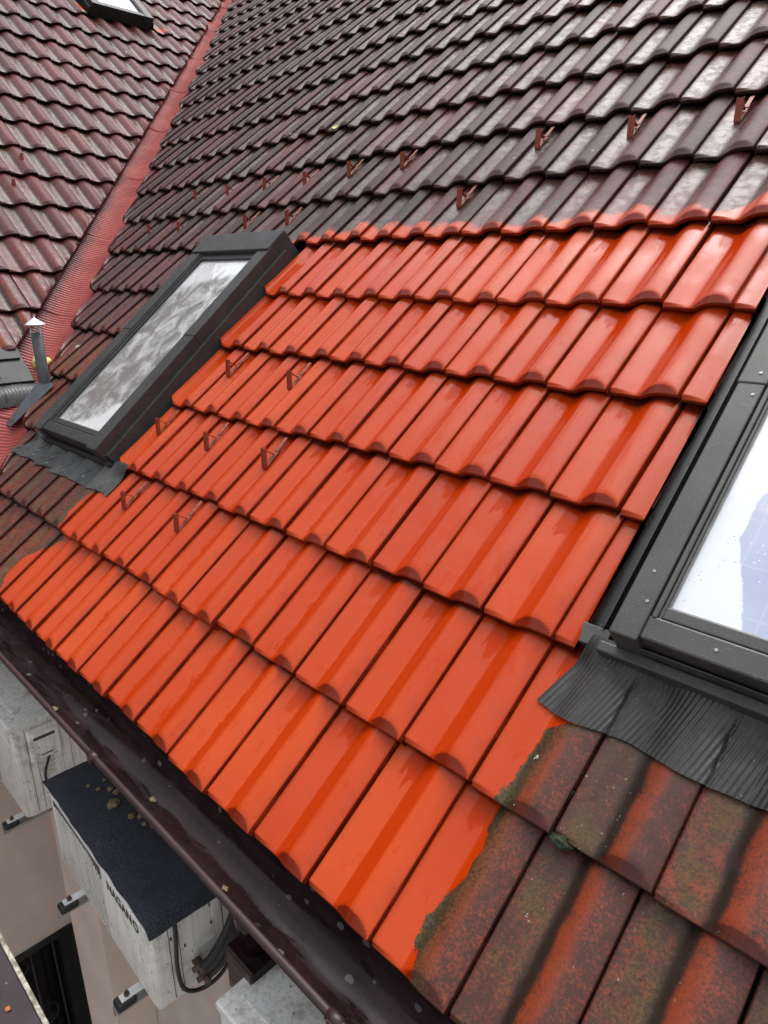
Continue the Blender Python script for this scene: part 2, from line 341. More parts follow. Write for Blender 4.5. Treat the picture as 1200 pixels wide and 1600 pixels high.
def glass_material(name, kind):
    n = NT(name); o = n.sep(n.obj)
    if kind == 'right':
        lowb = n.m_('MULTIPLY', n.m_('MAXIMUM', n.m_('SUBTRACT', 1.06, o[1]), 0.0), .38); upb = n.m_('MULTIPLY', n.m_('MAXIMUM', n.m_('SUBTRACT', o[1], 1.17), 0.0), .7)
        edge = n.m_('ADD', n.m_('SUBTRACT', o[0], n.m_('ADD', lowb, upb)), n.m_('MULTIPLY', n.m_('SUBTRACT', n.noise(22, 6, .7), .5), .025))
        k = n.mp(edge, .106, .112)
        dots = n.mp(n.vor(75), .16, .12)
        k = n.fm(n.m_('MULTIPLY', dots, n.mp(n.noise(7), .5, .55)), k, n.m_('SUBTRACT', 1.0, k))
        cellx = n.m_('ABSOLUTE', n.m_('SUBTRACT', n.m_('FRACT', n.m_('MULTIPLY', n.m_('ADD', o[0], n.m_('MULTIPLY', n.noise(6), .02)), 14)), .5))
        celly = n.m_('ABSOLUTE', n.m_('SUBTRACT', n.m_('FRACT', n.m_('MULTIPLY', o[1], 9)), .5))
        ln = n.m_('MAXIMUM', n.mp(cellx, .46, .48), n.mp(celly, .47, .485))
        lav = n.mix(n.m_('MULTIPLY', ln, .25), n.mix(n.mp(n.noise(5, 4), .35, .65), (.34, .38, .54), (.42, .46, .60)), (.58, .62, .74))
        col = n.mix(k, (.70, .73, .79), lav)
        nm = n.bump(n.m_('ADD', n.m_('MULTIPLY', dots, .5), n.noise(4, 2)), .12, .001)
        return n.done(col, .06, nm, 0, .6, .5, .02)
    if kind == 'black':
        return n.done((.55, .57, .60), .06, n.bump(n.noise(5, 2), .1, .001), .6, .6)
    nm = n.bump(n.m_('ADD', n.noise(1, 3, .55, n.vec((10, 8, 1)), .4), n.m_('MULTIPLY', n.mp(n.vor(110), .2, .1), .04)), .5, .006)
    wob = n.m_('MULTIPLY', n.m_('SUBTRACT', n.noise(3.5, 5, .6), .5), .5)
    vv = n.m_('ADD', n.m_('ADD', o[1], n.m_('MULTIPLY', o[0], -.45)), wob)                # mottled roof and pale sky reflections, painted into the pane colour
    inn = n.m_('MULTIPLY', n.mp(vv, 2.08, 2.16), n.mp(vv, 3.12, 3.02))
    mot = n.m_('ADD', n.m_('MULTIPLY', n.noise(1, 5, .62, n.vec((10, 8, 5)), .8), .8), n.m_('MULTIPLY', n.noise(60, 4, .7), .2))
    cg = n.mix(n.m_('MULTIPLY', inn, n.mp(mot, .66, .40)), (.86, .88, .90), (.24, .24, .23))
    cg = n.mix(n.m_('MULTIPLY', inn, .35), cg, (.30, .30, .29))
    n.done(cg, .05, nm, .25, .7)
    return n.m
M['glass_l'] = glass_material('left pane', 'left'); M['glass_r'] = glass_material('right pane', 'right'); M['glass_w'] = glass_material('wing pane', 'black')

M['plaster'] = simple('beige plaster', (.64, .53, .465), (.72, .60, .53), 3, .85, .05, .4, 120, bd=.002)
M['plaster_d'] = simple('grey beige plaster', (.52, .44, .40), (.60, .51, .46), 4, .85, .05, .4, 120, bd=.002)
def ac_material(name, dirt):
    n = NT(name); col = n.mix(n.mp(n.noise(5, 4), .35, .65), (.80, .80, .78), (.86, .86, .83))
    z = n.noise(1, 5, .7, n.vec((70, 70, 3)), .2)
    col = n.mix(n.m_('MULTIPLY', n.mp(z, .45, .68), dirt*.6), col, (.40, .39, .37))
    col = n.mix(n.m_('MULTIPLY', n.mp(n.noise(11, 6, .8), .50, .66), dirt*.7), col, (.30, .27, .21))
    col = n.mix(n.m_('MULTIPLY', n.mp(n.vor(45), .16, .08), n.mp(n.noise(6), .48, .56)), col, (.07, .06, .045))
    return n.done(col, n.fm(n.noise(10), .32, .5), n.bump(n.noise(70, 3), .15, .001), 0, .5)
M['ac'] = ac_material('cream casing', .55); M['ac_dirty'] = ac_material('stained casing', .9)
M['ac_grille'] = simple('grey grille', (.05, .05, .049), (.09, .09, .087), 9, .5, .1, .1)
def felt_material():
    n = NT('roofing felt'); g = n.noise(260, 3, .8); col = n.mix(n.mp(g, .35, .68), (.012, .015, .022), (.075, .085, .105))
    col = n.mix(n.m_('MULTIPLY', n.mp(n.noise(9, 4), .5, .7), .5), col, (.02, .022, .028))
    d = n.m_('MULTIPLY', n.mp(n.noise(6, 5, .7), .60, .70), n.mp(n.noise(70, 3), .45, .6))
    col = n.mix(n.m_('MULTIPLY', d, .7), col, (.13, .10, .055))
    return n.done(col, .75, n.bump(g, .7, .003), 0, .3)
M['felt'] = felt_material()
M['rubber'] = simple('black rubber', (.010, .010, .011), (.016, .016, .017), 40, .45, .08, .1)
M['bracket'] = simple('galvanised bracket', (.30, .30, .29), (.40, .40, .39), 25, .4, .1, .1, metal=.3)
M['white'] = simple('white sheet', (.62, .63, .64), (.74, .75, .76), 25, .3, .1, .1)
M['pipe'] = simple('grey vent pipe', (.065, .075, .085), (.095, .105, .115), 14, .45, .1, .1)
M['brass'] = simple('old brass', (.07, .05, .035), (.14, .10, .07), 60, .4, .1, .2, metal=.5)
M['grid'] = simple('window grid iron', (.010, .010, .011), (.02, .02, .02), 40, .5, .1, .1)
M['dark'] = simple('dark window', (.006, .006, .007), (.012, .011, .011), 5, .15, .05, .0)
M['ink'] = simple('black print', (.02, .02, .02), (.03, .03, .03), 50, .5)
M['ink_g'] = simple('green print', (.02, .09, .045), (.03, .12, .06), 50, .5)
M['foam'] = simple('yellow foam', (.62, .46, .10), (.85, .72, .35), 60, .8, .1, .6, 120, bd=.004)
M['clod'] = simple('dry clod', (.15, .11, .06), (.26, .20, .12), 60, .9, .05, .6, 200, bd=.002)
M['chip'] = simple('white chip', (.55, .55, .48), (.7, .7, .62), 60, .8, .1, .4, 200)
M['leaf'] = simple('yellow leaf', (.60, .50, .12), (.72, .62, .25), 60, .5, .1, .3, 200)
M['rustleaf'] = simple('rust leaf', (.45, .12, .04), (.55, .18, .06), 60, .5, .1, .3, 200)
M['moss'] = simple('moss', (.020, .032, .018), (.055, .075, .035), 110, .9, .05, .9, 300, bd=.004)
def canopy_material():
    n = NT('maroon canopy sheet'); col = n.mix(n.mp(n.noise(8, 4), .4, .6), (.022, .010, .013), (.040, .022, .026))
    col = n.mix(n.m_('MULTIPLY', n.mp(n.m_('ADD', n.vor(40), n.m_('MULTIPLY', n.noise(90, 3), .2)), .30, .22), n.mp(n.noise(9), .48, .55)), col, (.30, .28, .27))
    return n.done(col, .35, n.bump(n.noise(120, 4), .3, .002))
M['canopy'] = canopy_material()
M['edge'] = simple('weathered edge trim', (.20, .18, .13), (.62, .58, .48), 45, .7, .1, .4, 150)
M['ground'] = simple('courtyard paving', (.26, .25, .24), (.34, .32, .30), 2, .8, .1, .4, 60, bd=.004)
M['facade'] = simple('facade render', (.42, .38, .33), (.50, .46, .40), 1.2, .85, .05, .3, 60)

# ------------------------------------------------------------------ tiles
C_U = [-.0165, .0075, .0126, .0041, -.0022, .0019, -.0084, .0025, -.0016]     # measured sideways shift of each course
C_V = [0, .995, 2.001, 3.004, 4.0146, 4.976, 6.0186, 6.982, 8.009]
lus = np.array([0, .004, .012, .03, .10, .18, .27, .35, .41, .45, .48, .51, .54, .57, .60, .63, .66, .70, .74, .79, .84, .89, .93, .965, .984, .991, .9935, .9935])
LUZ = {0: -.020, 1: -.006, 2: -.0012, 3: 0, 24: -.0003, 25: -.0012, 26: -.0045, 27: -.034}
def sst(a, b, x): t = np.clip((x-a)/(b-a), 0, 1); return t*t*(3-2*t)
pan = -.0080 - .0095*sst(0, .36, lus) - .0040*sst(.15, .42, lus)*(1-sst(.42, .6, lus))
pan_e = pan-.0085*(1-sst(0, .34, lus))
edge_z = pan_e + sst(.42, .74, lus)*.0190 + .0012*sst(.66, .80, lus)*(1-sst(.86, .98, lus))
top = np.where(lus > .74, .0008+.0117*(1-((lus-.74)/.26)**2), .0125)
full_z = pan + sst(.37, .74, lus)*(top-pan)
zoff = np.array([LUZ.get(i, 0) for i in range(len(lus))])
ROWS = [(.045, 1), (.0012, 1), (-.0006, 2), (-.0014, 3), (-.0008, 4), (.0012, 5), (.004, 6), (.007, 6), (.010, 6), (.0125, 6), (.015, 6), (.017, 6), (.019, 6), (.021, 6), (.023, 6), (.026, 6), (.038, 6), (.05, 6), (.10, 6), (.18, 6), (.26, 6), (.33, 6), (.405, 6)]
LIPZ = {1: -.0155, 2: -.013, 3: -.006, 4: -.0022, 5: -.0003, 6: 0}
NU, NR = len(lus), len(ROWS)
nd = .026*np.sqrt(np.clip(1-((lus-.715)/.262)**2, .03, 1))       # half-moon nose of the roll
BASE = np.zeros((NR, NU, 3))
for r, (ss, k) in enumerate(ROWS):
    if k < 6: z = edge_z + LIPZ[k]
    else:
        f = np.clip((ss-.0035)/nd, 0, 1); f = f**1.0*(1-np.clip((f-.75)/.25, 0, 1)*.06)+np.clip((f-.75)/.25, 0, 1)*.06; f = np.clip(f, 0, 1)
        z = edge_z + (full_z-edge_z)*f
    BASE[r, :, 0] = lus*W; BASE[r, :, 1] = ss; BASE[r, :, 2] = z+zoff-.033*max(ss, 0)/L

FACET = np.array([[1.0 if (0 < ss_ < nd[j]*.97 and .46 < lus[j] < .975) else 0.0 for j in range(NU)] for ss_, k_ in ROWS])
def surf_z(u, v, up=0):                     # height of the tiled surface (roof frame), used by things that lie on it
    k = math.floor(u/W+1e-6); lu = u/W-k; cc_ = math.floor(v/L); ss = v/L-cc_
    return float(np.interp(lu, lus[3:25], full_z[3:25]))-.033*ss+up

# cleaned patch: signed distance in the roof frame
LB = [(-.2, -2.47), (.03, -2.425), (.14, -2.50), (.33, -2.37), (.366, -2.405), (.56, -2.405), (.72, -2.33), (.73, -3), (9, -3)]
RB = [(-.2, -.11), (.01, -.108), (.075, -.145), (.153, -.124), (.24, -.109), (.363, -.128), (.486, -.104), (.60, -.119), (.70, .6), (9, .6)]
TB = [(-3, 2.20), (-2.47, 2.236), (-2.2, 2.26), (-2.08, 2.296), (-1.75, 2.29), (-1.44, 2.265), (-1.22, 2.228), (-.9, 2.256), (-.66, 2.27), (-.38, 2.24), (-.27, 2.30), (1, 2.26)]
def sdist(u, v):
    l = np.interp(v, [p[0] for p in LB], [p[1] for p in LB]); r = np.interp(v, [p[0] for p in RB], [p[1] for p in RB])
    t = np.interp(u, [p[0] for p in TB], [p[1] for p in TB])
    return np.minimum(np.minimum(u-l, r-u), t-v)

def tile_sheet(name, specs, parent, M_, mat, wing=False):
    # specs: list of (u_left, v_bottom, jitter arrays, cut_max_u, rim)
    nv = NR*NU; V = np.zeros((len(specs), NR, NU, 3)); T = np.zeros_like(V); FC = np.zeros(V.shape[:3])
    for i, (u, v, umax, rim) in enumerate(specs):
        B = BASE.copy(); j = rng.randn(6)
        a = j[0]*.0028; B2 = B.copy()
        B2[..., 0] += -a*B[..., 1]; B2[..., 1] += a*(B[..., 0]-.1)
        B2[..., 2] += j[1]*.0010 + (B[..., 0]-.1)*j[2]*.009
        if rim:
            rf = np.exp(-((B[..., 0]/W-.05)/.030)**2)
            B2[..., 2] += .015*rf + .010*np.clip(1-B[..., 0]/W/.04, 0, 1)
            cr = np.clip(1-B[..., 0]/W/.16, 0, 1)**2*.03; B2[..., 1] += cr*(B[..., 1] < .06)
        if umax is not None:
            ex = B2[..., 0] > umax
            B2[..., 0] = np.minimum(B2[..., 0], umax-.0005); B2[..., 2] = np.where(ex, np.minimum(B2[..., 2], -.02), B2[..., 2])
        V[i] = B2 + [u+j[3]*.0014, v+j[4]*.0030, 0]
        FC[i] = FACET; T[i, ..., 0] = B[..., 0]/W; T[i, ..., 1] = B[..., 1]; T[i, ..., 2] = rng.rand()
    if wing:
        lim = c*V[..., 1]-.235+.026*V[..., 1]; V[..., 0] = np.minimum(V[..., 0], lim)
        SD = np.full(V.shape[:3], -1.0)
        up = (V[..., 1] > 5.96) & (V[..., 1] < 6.2) & (V[..., 0] > 3.15) & (V[..., 0] < 4.15)
        SD[up] = V[..., 1][up]-6.045
    else:
        lim = VX-c*V[..., 1]+.17; V[..., 0] = np.maximum(V[..., 0], lim)
        SD = sdist(V[..., 0], V[..., 1])
    V = V.reshape(-1, 3); n = len(specs)
    q = np.array([(i*NU+j, i*NU+j+1, (i+1)*NU+j+1, (i+1)*NU+j) for i in range(NR-1) for j in range(NU-1)])
    Q = (q[None]+(np.arange(n)*nv)[:, None, None]).reshape(-1, 4)
    me = bpy.data.meshes.new(name); me.vertices.add(len(V)); me.vertices.foreach_set('co', V.ravel())
    me.loops.add(Q.size); me.loops.foreach_set('vertex_index', Q.ravel())
    me.polygons.add(len(Q)); me.polygons.foreach_set('loop_start', np.arange(len(Q))*4)
    me.polygons.foreach_set('use_smooth', np.ones(len(Q), bool))
    me.update(calc_edges=True)
    a = me.attributes.new('tuv', 'FLOAT_VECTOR', 'POINT'); a.data.foreach_set('vector', T.ravel())
    a = me.attributes.new('sd', 'FLOAT', 'POINT'); a.data.foreach_set('value', SD.ravel())
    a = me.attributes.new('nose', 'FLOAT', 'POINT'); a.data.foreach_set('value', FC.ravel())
    me.materials.append(mat)
    o = bpy.data.objects.new(name, me); return put(o, parent, M_)

house = empty('house', (-1.0, 3.0, -6.0))
tag(house, 'house under steep orange and weathered brown tiled roofs with roof windows and maroon gutter', 'house')

clean_s, dirty_s, wing_s = [], [], []
VTOP = 8.3; NC = 23
for ci in range(NC):
    vb = (C_V[ci] if ci < 9 else ci)*L
    cu = C_U[ci] if ci < 9 else rng.randn()*.004
    for k in range(-14, 60):
        ul = -(k+1)*W+cu
        if ul+W < VX-c*(vb+.41)+.17+.02: continue
        umax, rim = None, False
        if 2 <= ci <= 5 and k <= 0:
            if k < 0 and ul < .62: continue
            if k == 0: umax = .066-cu
        if ci in (2, 3, 4, 5) and k == 11: rim = True
        if 2 <= ci <= 5 and 11 < k < 16: continue
        mid_sd = sdist(np.array(ul+.1), np.array(vb+.15))
        (clean_s if mid_sd > 0 else dirty_s).append((ul, vb, umax, rim))
for ci in range(NC):
    vb = .549+(ci-1)*.3645
    if vb < 1.2 and True: 
        pass
    for k in range(-22, 34):
        ul = (k-1)*W+.005+rng.randn()*.001
        if ul > c*(vb+.41)-.22: continue
        if vb < 1.25 and -1.2 < ul < 1.0: continue
        if 6.05 < vb+.3 and vb < 7.3 and 3.25 < ul+.1 < 3.98: 
            if vb > 5.95: continue
        wing_s.append((ul, vb, None, False))
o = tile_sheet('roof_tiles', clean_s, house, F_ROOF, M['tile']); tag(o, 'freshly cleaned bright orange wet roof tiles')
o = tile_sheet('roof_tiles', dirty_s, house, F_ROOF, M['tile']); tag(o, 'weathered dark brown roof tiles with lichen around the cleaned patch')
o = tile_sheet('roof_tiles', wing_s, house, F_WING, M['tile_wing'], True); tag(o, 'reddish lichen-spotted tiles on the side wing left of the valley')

# decks below the tiles
b = MB(); n_ = -.075
b.add([(VX+.02, 0.03, n_), (2.9, .03, n_), (2.9, VTOP, n_), (VX-c*VTOP, VTOP, n_)], [(0, 1, 2, 3)], False)
b.build('roof_deck', M['under'], house, F_ROOF)
b = MB(); b.add([(0, .0, n_), (c*VTOP, VTOP, n_), (-4.4, VTOP, n_), (-4.4, .0, n_)], [(0, 1, 2, 3)], False)
b.build('roof_deck', M['under'], house, F_WING)

# ridge caps
def ridge(Mx, u0, u1, mat):
    b = MB(); u = u0
    while u < u1:
        G = np.zeros((2, 9, 3)); 
        for i, (du, rr) in enumerate(((0, .11), (.40, .095))):
            for j in range(9):
                a = PI*j/8; G[i, j] = (u+du, VTOP+.06-math.cos(a)*rr, -.03+math.sin(a)*rr)
        b.grid(G); u += .36
    return b.build('ridge_tile', mat, house, Mx)
ridge(F_ROOF, VX-c*VTOP, 2.9, M['tile']); ridge(F_WING, -4.4, c*VTOP, M['tile_wing'])
# back slopes so the roof is a solid from any side
zt = VTOP*s; yt = VTOP*c; xt = VX-VTOP*c
b = MB(); b.add([(xt, yt, zt-.06), (2.9, yt, zt-.06), (2.9, 2*yt, -.06), (xt-yt, 2*yt, -.06)], [(0, 1, 2, 3)], False)
b.add([(xt, yt, zt-.06), (xt, -4.4, zt-.06), (xt-yt, -4.4, -.06), (xt-yt, 2*yt, -.06)], [(0, 3, 2, 1)], False)
b.build('back_roof', M['under'], house)

# ------------------------------------------------------------------ valley sheet
def valley():
    step = .025/8; ls = np.arange(-.15, VTOP*1.255, step)         # length along the valley line (roof frame)
    dn = math.sqrt(1+c*c); ws = np.linspace(-.27, .27, 21)
    G = np.zeros((len(ls), len(ws), 3)); A = np.zeros_like(G)
    for j, w in enumerate(ws):
        aw = abs(w)
        fr = (ls/1.02) % 1.0
        bow = .05*(1-(aw/.27)**2)
        fr2 = ((ls+bow)/1.02) % 1.0
        n = -.062+.0046*np.sin(2*PI*ls/.025)+.009*(1-fr2)+.012*math.exp(-(aw/.05)**2)
        n = n + (.015*max(0, (aw-.15)/.12))*0
        v = ls/dn; u = VX-c*v + aw/dn; vv = v + aw*c/dn
        X, Y, Z = u, vv*c-n*s, vv*s+n*c
        if w < 0: X, Y = VX-Y, VX-X          # mirror across the vertical plane of the valley
        G[:, j, 0] = X; G[:, j, 1] = Y; G[:, j, 2] = Z; A[:, j, 0] = w; A[:, j, 1] = ls
    # mirrored half: (X-VX) <-> -Y
    m = MB(); m.grid(G)
    o = m.build('valley_flashing', M['valley'], house); a = o.data.attributes.new('vw', 'FLOAT_VECTOR', 'POINT'); a.data.foreach_set('vector', A.ravel())
    tag(o, 'ribbed red metal valley flashing between the two roofs')
valley()

# ------------------------------------------------------------------ gutters
def gutter(x0, x1, Mx, couplings):
    b = MB(); r = .075; cy, cz = -.042, -.052
    prof = [(cy+r*math.cos(a), cz+r*math.sin(a)) for a in np.linspace(PI*1.02, 2*PI, 15)]
    prof = [(cy-r-.002, cz+.004)]+prof+[(cy+r, -.02)]
    outer = [(y+(.003 if y > cy else -.003), z-.003) for y, z in reversed(prof)]
    xs = np.linspace(x0, x1, 40)
    pr = prof+outer+[prof[0]]
    G = np.array([[(x, y, z) for y, z in pr] for x in xs]); b.grid(G)
    b.prism([(cy-r, cz)]+[(cy+r*math.cos(a), cz+r*math.sin(a)) for a in np.linspace(PI, 2*PI, 12)], x0, x0+.004, 'yzx')
    b.prism([(cy-r, cz)]+[(cy+r*math.cos(a), cz+r*math.sin(a)) for a in np.linspace(PI, 2*PI, 12)], x1-.004, x1, 'yzx')
    g = b.build('gutter', M['gutter'], house, Mx)
    bd = MB(); bd.tube([(x, cy-r-.006, cz+.008) for x in xs], .0095, 12); bd.build('rolled_edge', M['bead'], g, Mx)
    for cx in couplings:
        k = MB(); G = np.array([[(x, cy+(r+.006)*math.cos(a), cz+(r+.006)*math.sin(a)) for a in np.linspace(PI*.98, 2*PI, 14)] for x in (cx-.018, cx+.018)]); k.grid(G)
        k.tube([(cx-.018, cy-r-.006, cz+.008), (cx+.018, cy-r-.006, cz+.008)], .0125, 12)
        k.box((cx-.012, cy-r-.02, cz-.012), (cx+.012, cy-r-.012, cz+.012), .002)
        k.build('gutter_coupling', M['bead'], g, Mx)
    return g
M['bead'] = simple('maroon bead', (.028, .012, .013), (.040, .018, .019), 12, .38, .08, .2, 90)
g1 = gutter(VX+.02, 2.9, F_W, (-1.21, -.17, 1.2))
Mwg = Matrix(((0, -1, 0, VX), (1, 0, 0, 0), (0, 0, 1, 0), (0, 0, 0, 1)))
g2 = gutter(-4.4, -.05, Mwg, (-1.5,))

# fascia, soffit, walls
b = MB(); b.box((VX, .045, -.24), (2.9, .07, -.06)); b.box((VX, .07, -.24), (2.9, .26, -.225)); b.build('fascia', M['gutter'], house)
b = MB(); b.box((VX-.07, -4.4, -.24), (VX-.045, .045, -.06)); b.box((VX-.2, -4.4, -.24), (VX-.07, .045, -.225)); b.build('fascia', M['gutter'], house)
WX = -3.22; WY = .24
b = MB(); b.box((WX, WY, -6), (2.85, WY+.3, -.226)); b.box((2.6, WY+.3, -6), (2.85, 2*yt-.3, -.226)); b.build('wall', M['plaster_d'], house); 
# wing wall with a window opening (y -.9 .. .12, z -4.4 .. -2.64)
b = MB(); y0, y1, z0, z1 = -1.1, .205, -4.4, -2.64
for (a0, a1, c0, c1) in ((-4.3, y0, -6, -.226), (y1, WY, -6, -.226), (y0, y1, z1, -.226), (y0, y1, -6, z0)): b.box((WX-.3, a0, c0), (WX, a1, c1))
b.build('wall', M['plaster'], house)
b = MB(); b.box((WX-.25, y0, z0), (WX-.22, y1, z1))
win = b.build('window', M['dark'], house)
b = MB(); b.box((WX-.06, y0, z1-.04), (WX+.01, y1+.02, z1+.006)); b.box((WX-.06, y1-.05, z0), (WX+.012, y1+.03, z1)); b.box((WX-.06, y0, z0), (WX+.01, y1, z0+.04)); b.box((WX-.06, -.30, z0), (WX, -.27, z1)); b.build('frame', M['grid'], win)
b = MB()
for k in range(9):
    yy = y1-.09-k*.13
    b.tube([(WX-.03, yy, z0), (WX-.03, yy, z1)], .008, 6)
for k in range(34):                                              # scrolled ironwork
    a0 = random.random()*6; cy_, cz_ = random.uniform(y0+.1, y1-.1), random.uniform(z0+.1, z1-.1); r0 = random.uniform(.06, .16)
    b.tube([(WX-.035+random.random()*.01, cy_+r0*(1-t*.7)*math.cos(a0+t*6), cz_+r0*(1-t*.7)*math.sin(a0+t*6)) for t in np.linspace(0, 1, 16)], .005, 5)
b.build('iron_grille', M['grid2'] if 'grid2' in M else M['grid'], win)
b = MB(); b.box((-2.46, .05, -6), (-2.03, WY, -1.1), .004); b.build('pilaster', M['plaster'], house)
b = MB(); b.box((-3.12, WY-.05, -6), (-2.9, WY-.002, -2.62)); b.build('shutter_rail', M['grid'], house)
# maroon rainwater hopper below the gutter
b = MB(); b.box((-.68, -.06, -.50), (-.565, .06, -.36), .006); b.tube([(-.63, .0, -.36), (-.63, -.02, -.14)], .04, 14); b.build('rainwater_box', M['gutter'], house)

# ------------------------------------------------------------------ roof windows
def roof_window(u0, u1, v0, v1, h, ml, mr, Mx, mat, glass, label, joint=.55, low=-.05, cw=.088):
    b = MB(); b.box((u0+.02, v0+.02, low), (u1-.02, v1-.02, h-.052))
    root = b.build('roof_window', mat, house, Mx); tag(root, label)
    vj = v0+(v1-v0)*joint
    f = MB()
    for a, bb in ((u0, u0+cw), (u1-cw, u1)):                # side claddings in two lengths, the upper one lapping over
        f.box((a, v0-.004, low), (bb, vj, h), .004); f.box((a-.0025, vj-.012, low), (bb+.0025, v1-.10, h+.003), .004)
        if cw > .08: f.box((a-.022 if a == u0 else bb-.004, v0+.01, low), (a+.004 if a == u0 else bb+.022, v1-.05, h*.42), .003)
    f.box((u0+.002, v1-.125, low), (u1-.002, v1+.02, h+.012), .006)           # hood
    f.box((u0+cw-.002, v0+.008, low), (u1-cw+.002, v0+.062, h-.006), .005)      # lower cladding
    f.build('frame', mat, root, Mx)
    sh = MB()
    a0, a1 = u0+cw, u1-cw
    for d, hh, w_ in ((.003, h-.004, .012), (.019, h-.010, ml-cw-.019), ):
        sh.box((a0+d, v0+.058, low), (a0+d+w_, v1-.12, hh), .003)
    for d, hh, w_ in ((.003, h-.004, .012), (.019, h-.010, mr-cw-.019)):
        sh.box((a1-d-w_, v0+.058, low), (a1-d, v1-.12, hh), .003)
    sh.box((a0+.012, v0+.0645, low), (a1-.012, v0+.092, h-.012), .003)
    sh.box((a0+.012, v1-.16, low), (a1-.012, v1-.122, h-.012), .003)
    sh.build('sash', mat, root, Mx)
    p = MB(); p.add([(u0+ml-.01, v0+.085, h-.026), (u1-mr+.01, v0+.085, h-.026), (u1-mr+.01, v1-.14, h-.026), (u0+ml-.01, v1-.14, h-.026)], [(0, 1, 2, 3)], False)
    p.add([(u0+ml-.01, v0+.085, h-.034), (u1-mr+.01, v0+.085, h-.034), (u1-mr+.01, v1-.14, h-.034), (u0+ml-.01, v1-.14, h-.034)], [(3, 2, 1, 0)], False)
    p.build('pane', glass, root, Mx)
    sp = MB(); gi = .006                                       # pale spacer strip round the pane
    for q in (((u0+ml, v0+.092, h-.0255), (u0+ml+gi, v1-.16, h-.023)), ((u1-mr-gi, v0+.092, h-.0255), (u1-mr, v1-.16, h-.023)), ((u0+ml+gi, v0+.092, h-.0255), (u1-mr-gi, v0+.098, h-.023))): sp.box(*q)
    sp.build('spacer', M['bracket'], root, Mx)
    for (su, sv) in ((u0+.045, v0+.085), (u0+.03, v0+.155), (u0+.045, vj-.045), (u0+.07 if cw > .08 else u0+.04, vj+.02), (u0+.20, v0+.036), (u1-.045, v0+.085), (u1-.045, vj-.04), (u1-.2, v0+.036)):
        hh = h+.0005 if sv > v0+.06 else h-.0055
        if sv > vj: hh = h+.0035
        sc_ = MB()
        for rr, z0_, z1_ in ((.0036, 0, .0016), (.0016, .0016, .0020)):
            G = [(su+rr*math.cos(2*PI*i/12), sv+rr*math.sin(2*PI*i/12)) for i in range(12)]
            sc_.prism(G, hh+z0_, hh+z1_)
        sc_.build('screw', M['screw'], root, Mx)
    return root

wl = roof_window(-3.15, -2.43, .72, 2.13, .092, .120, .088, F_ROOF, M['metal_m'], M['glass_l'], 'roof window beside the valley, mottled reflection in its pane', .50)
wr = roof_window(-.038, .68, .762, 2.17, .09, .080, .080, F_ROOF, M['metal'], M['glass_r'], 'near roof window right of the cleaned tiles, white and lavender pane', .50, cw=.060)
ww = roof_window(3.27, 3.97, 6.08, 7.4, .09, .10, .10, F_WING, M['metal_l'], M['glass_w'], 'far roof window high on the side wing')

# ribbed aprons draped over the tiles below the windows
def apron(root, u0, u1, vb, vt, mat, pitch, rib, lift, Mx=F_ROOF, sl=0.0, sr=0.0, surf=True, wav=.0, name='apron'):
    us = np.arange(u0, u1, pitch/5); vs = np.linspace(0, 1, 22)
    G = np.zeros((len(vs), len(us), 3))
    for i, t in enumerate(vs):
        for j, u in enumerate(us):
            vb_ = vb+.006*math.sin(u*23)+wav*math.sin(u*2*PI/W)
            v = vb_+(vt-vb_)*t
            uu = u+(sl*(t))*(1-(u-u0)/(u1-u0))+(sr*t)*((u-u0)/(u1-u0))
            z = max(surf_z(uu-C_U[1]+d, min(v, .72)) for d in (-.006, 0, .006))+.001 if surf else -.02
            zz = z*(1-sst(.55, 1, t))+(-.012)*sst(.55, 1, t)
            ph = u+.004*mnoise.noise(Vector((u*3, v*5, 0)))
            G[i, j] = (uu, v, zz+lift+rib*math.sin(2*PI*ph/pitch)*(1-sst(.85, 1, t))+.0025*mnoise.noise(Vector((u*9, v*9, 2))))
    m = MB(); m.grid(G)
    G2 = np.stack([G[0], G[0]+[0, .001, -.004]]); m.grid(G2[::-1])
    return m.build(name, mat, root, Mx)
apron(wl, -3.42, -2.315, .578, .745, M['apron_l'], .020, .0026, .005, sl=.10, sr=.03, wav=.008)
apron(wr, -.158, 1.0, .583, .775, M['apron'], .0115, .0013, .005, sl=.055, sr=0, wav=.004)
b = MB(); b.box((-3.19, .70, -.03), (-2.41, .722, .012), .003); b.build('kick_plate', M['metal_l'], wl, F_ROOF)
b = MB(); b.box((-.075, .735, -.03), (.72, .760, .018), .004); b.box((-.150, .752, -.045), (-.0755, .80, -.020), .002); b.box((.0, .7605, -.03), (.7, .764, .045), .001); b.build('kick_plate', M['metal'], wr, F_ROOF)
b = MB(); b.box((-.15, .79, -.07), (-.045, 2.2, -.045), .003); b.box((-.098, .80, -.05), (-.092, 2.2, -.012), .001); b.box((-.066, .80, -.05), (-.060, 2.2, .010), .001); b.build('side_gutter', M['black'], wr, F_ROOF)

# lead-grey flashing low on the wing beside the valley
fl = MB(); fl.box((-1.2, 1.02, -.05), (.80, 1.34, -.008), .004)
for (a0, v0_, a1, v1_) in ((.40, 1.05, .42, 1.32), (.60, 1.06, .62, 1.30), (.2, 1.2, .78, 1.21)): fl.box((a0, v0_, -.01), (a1, v1_, .006), .002)
f0 = fl.build('flashing', M['metal_l'], house, F_WING); tag(f0, 'dark metal flashing low on the side wing at the left edge')
us = np.arange(-1.2, .84, .004); G = np.zeros((12, len(us), 3))
for i in range(12):
    t = i/11
    for j, u in enumerate(us):
        G[i, j] = (u, .86+.17*t+.03*(u-.5)*(1-t)*0+.004*math.sin(u*30), -.03+.035*math.sin(PI*min(1, t*1.0))+.0022*math.sin(2*PI*u/.02))
m = MB(); m.grid(G); m.build('apron', M['apron_l'], f0, F_WING)

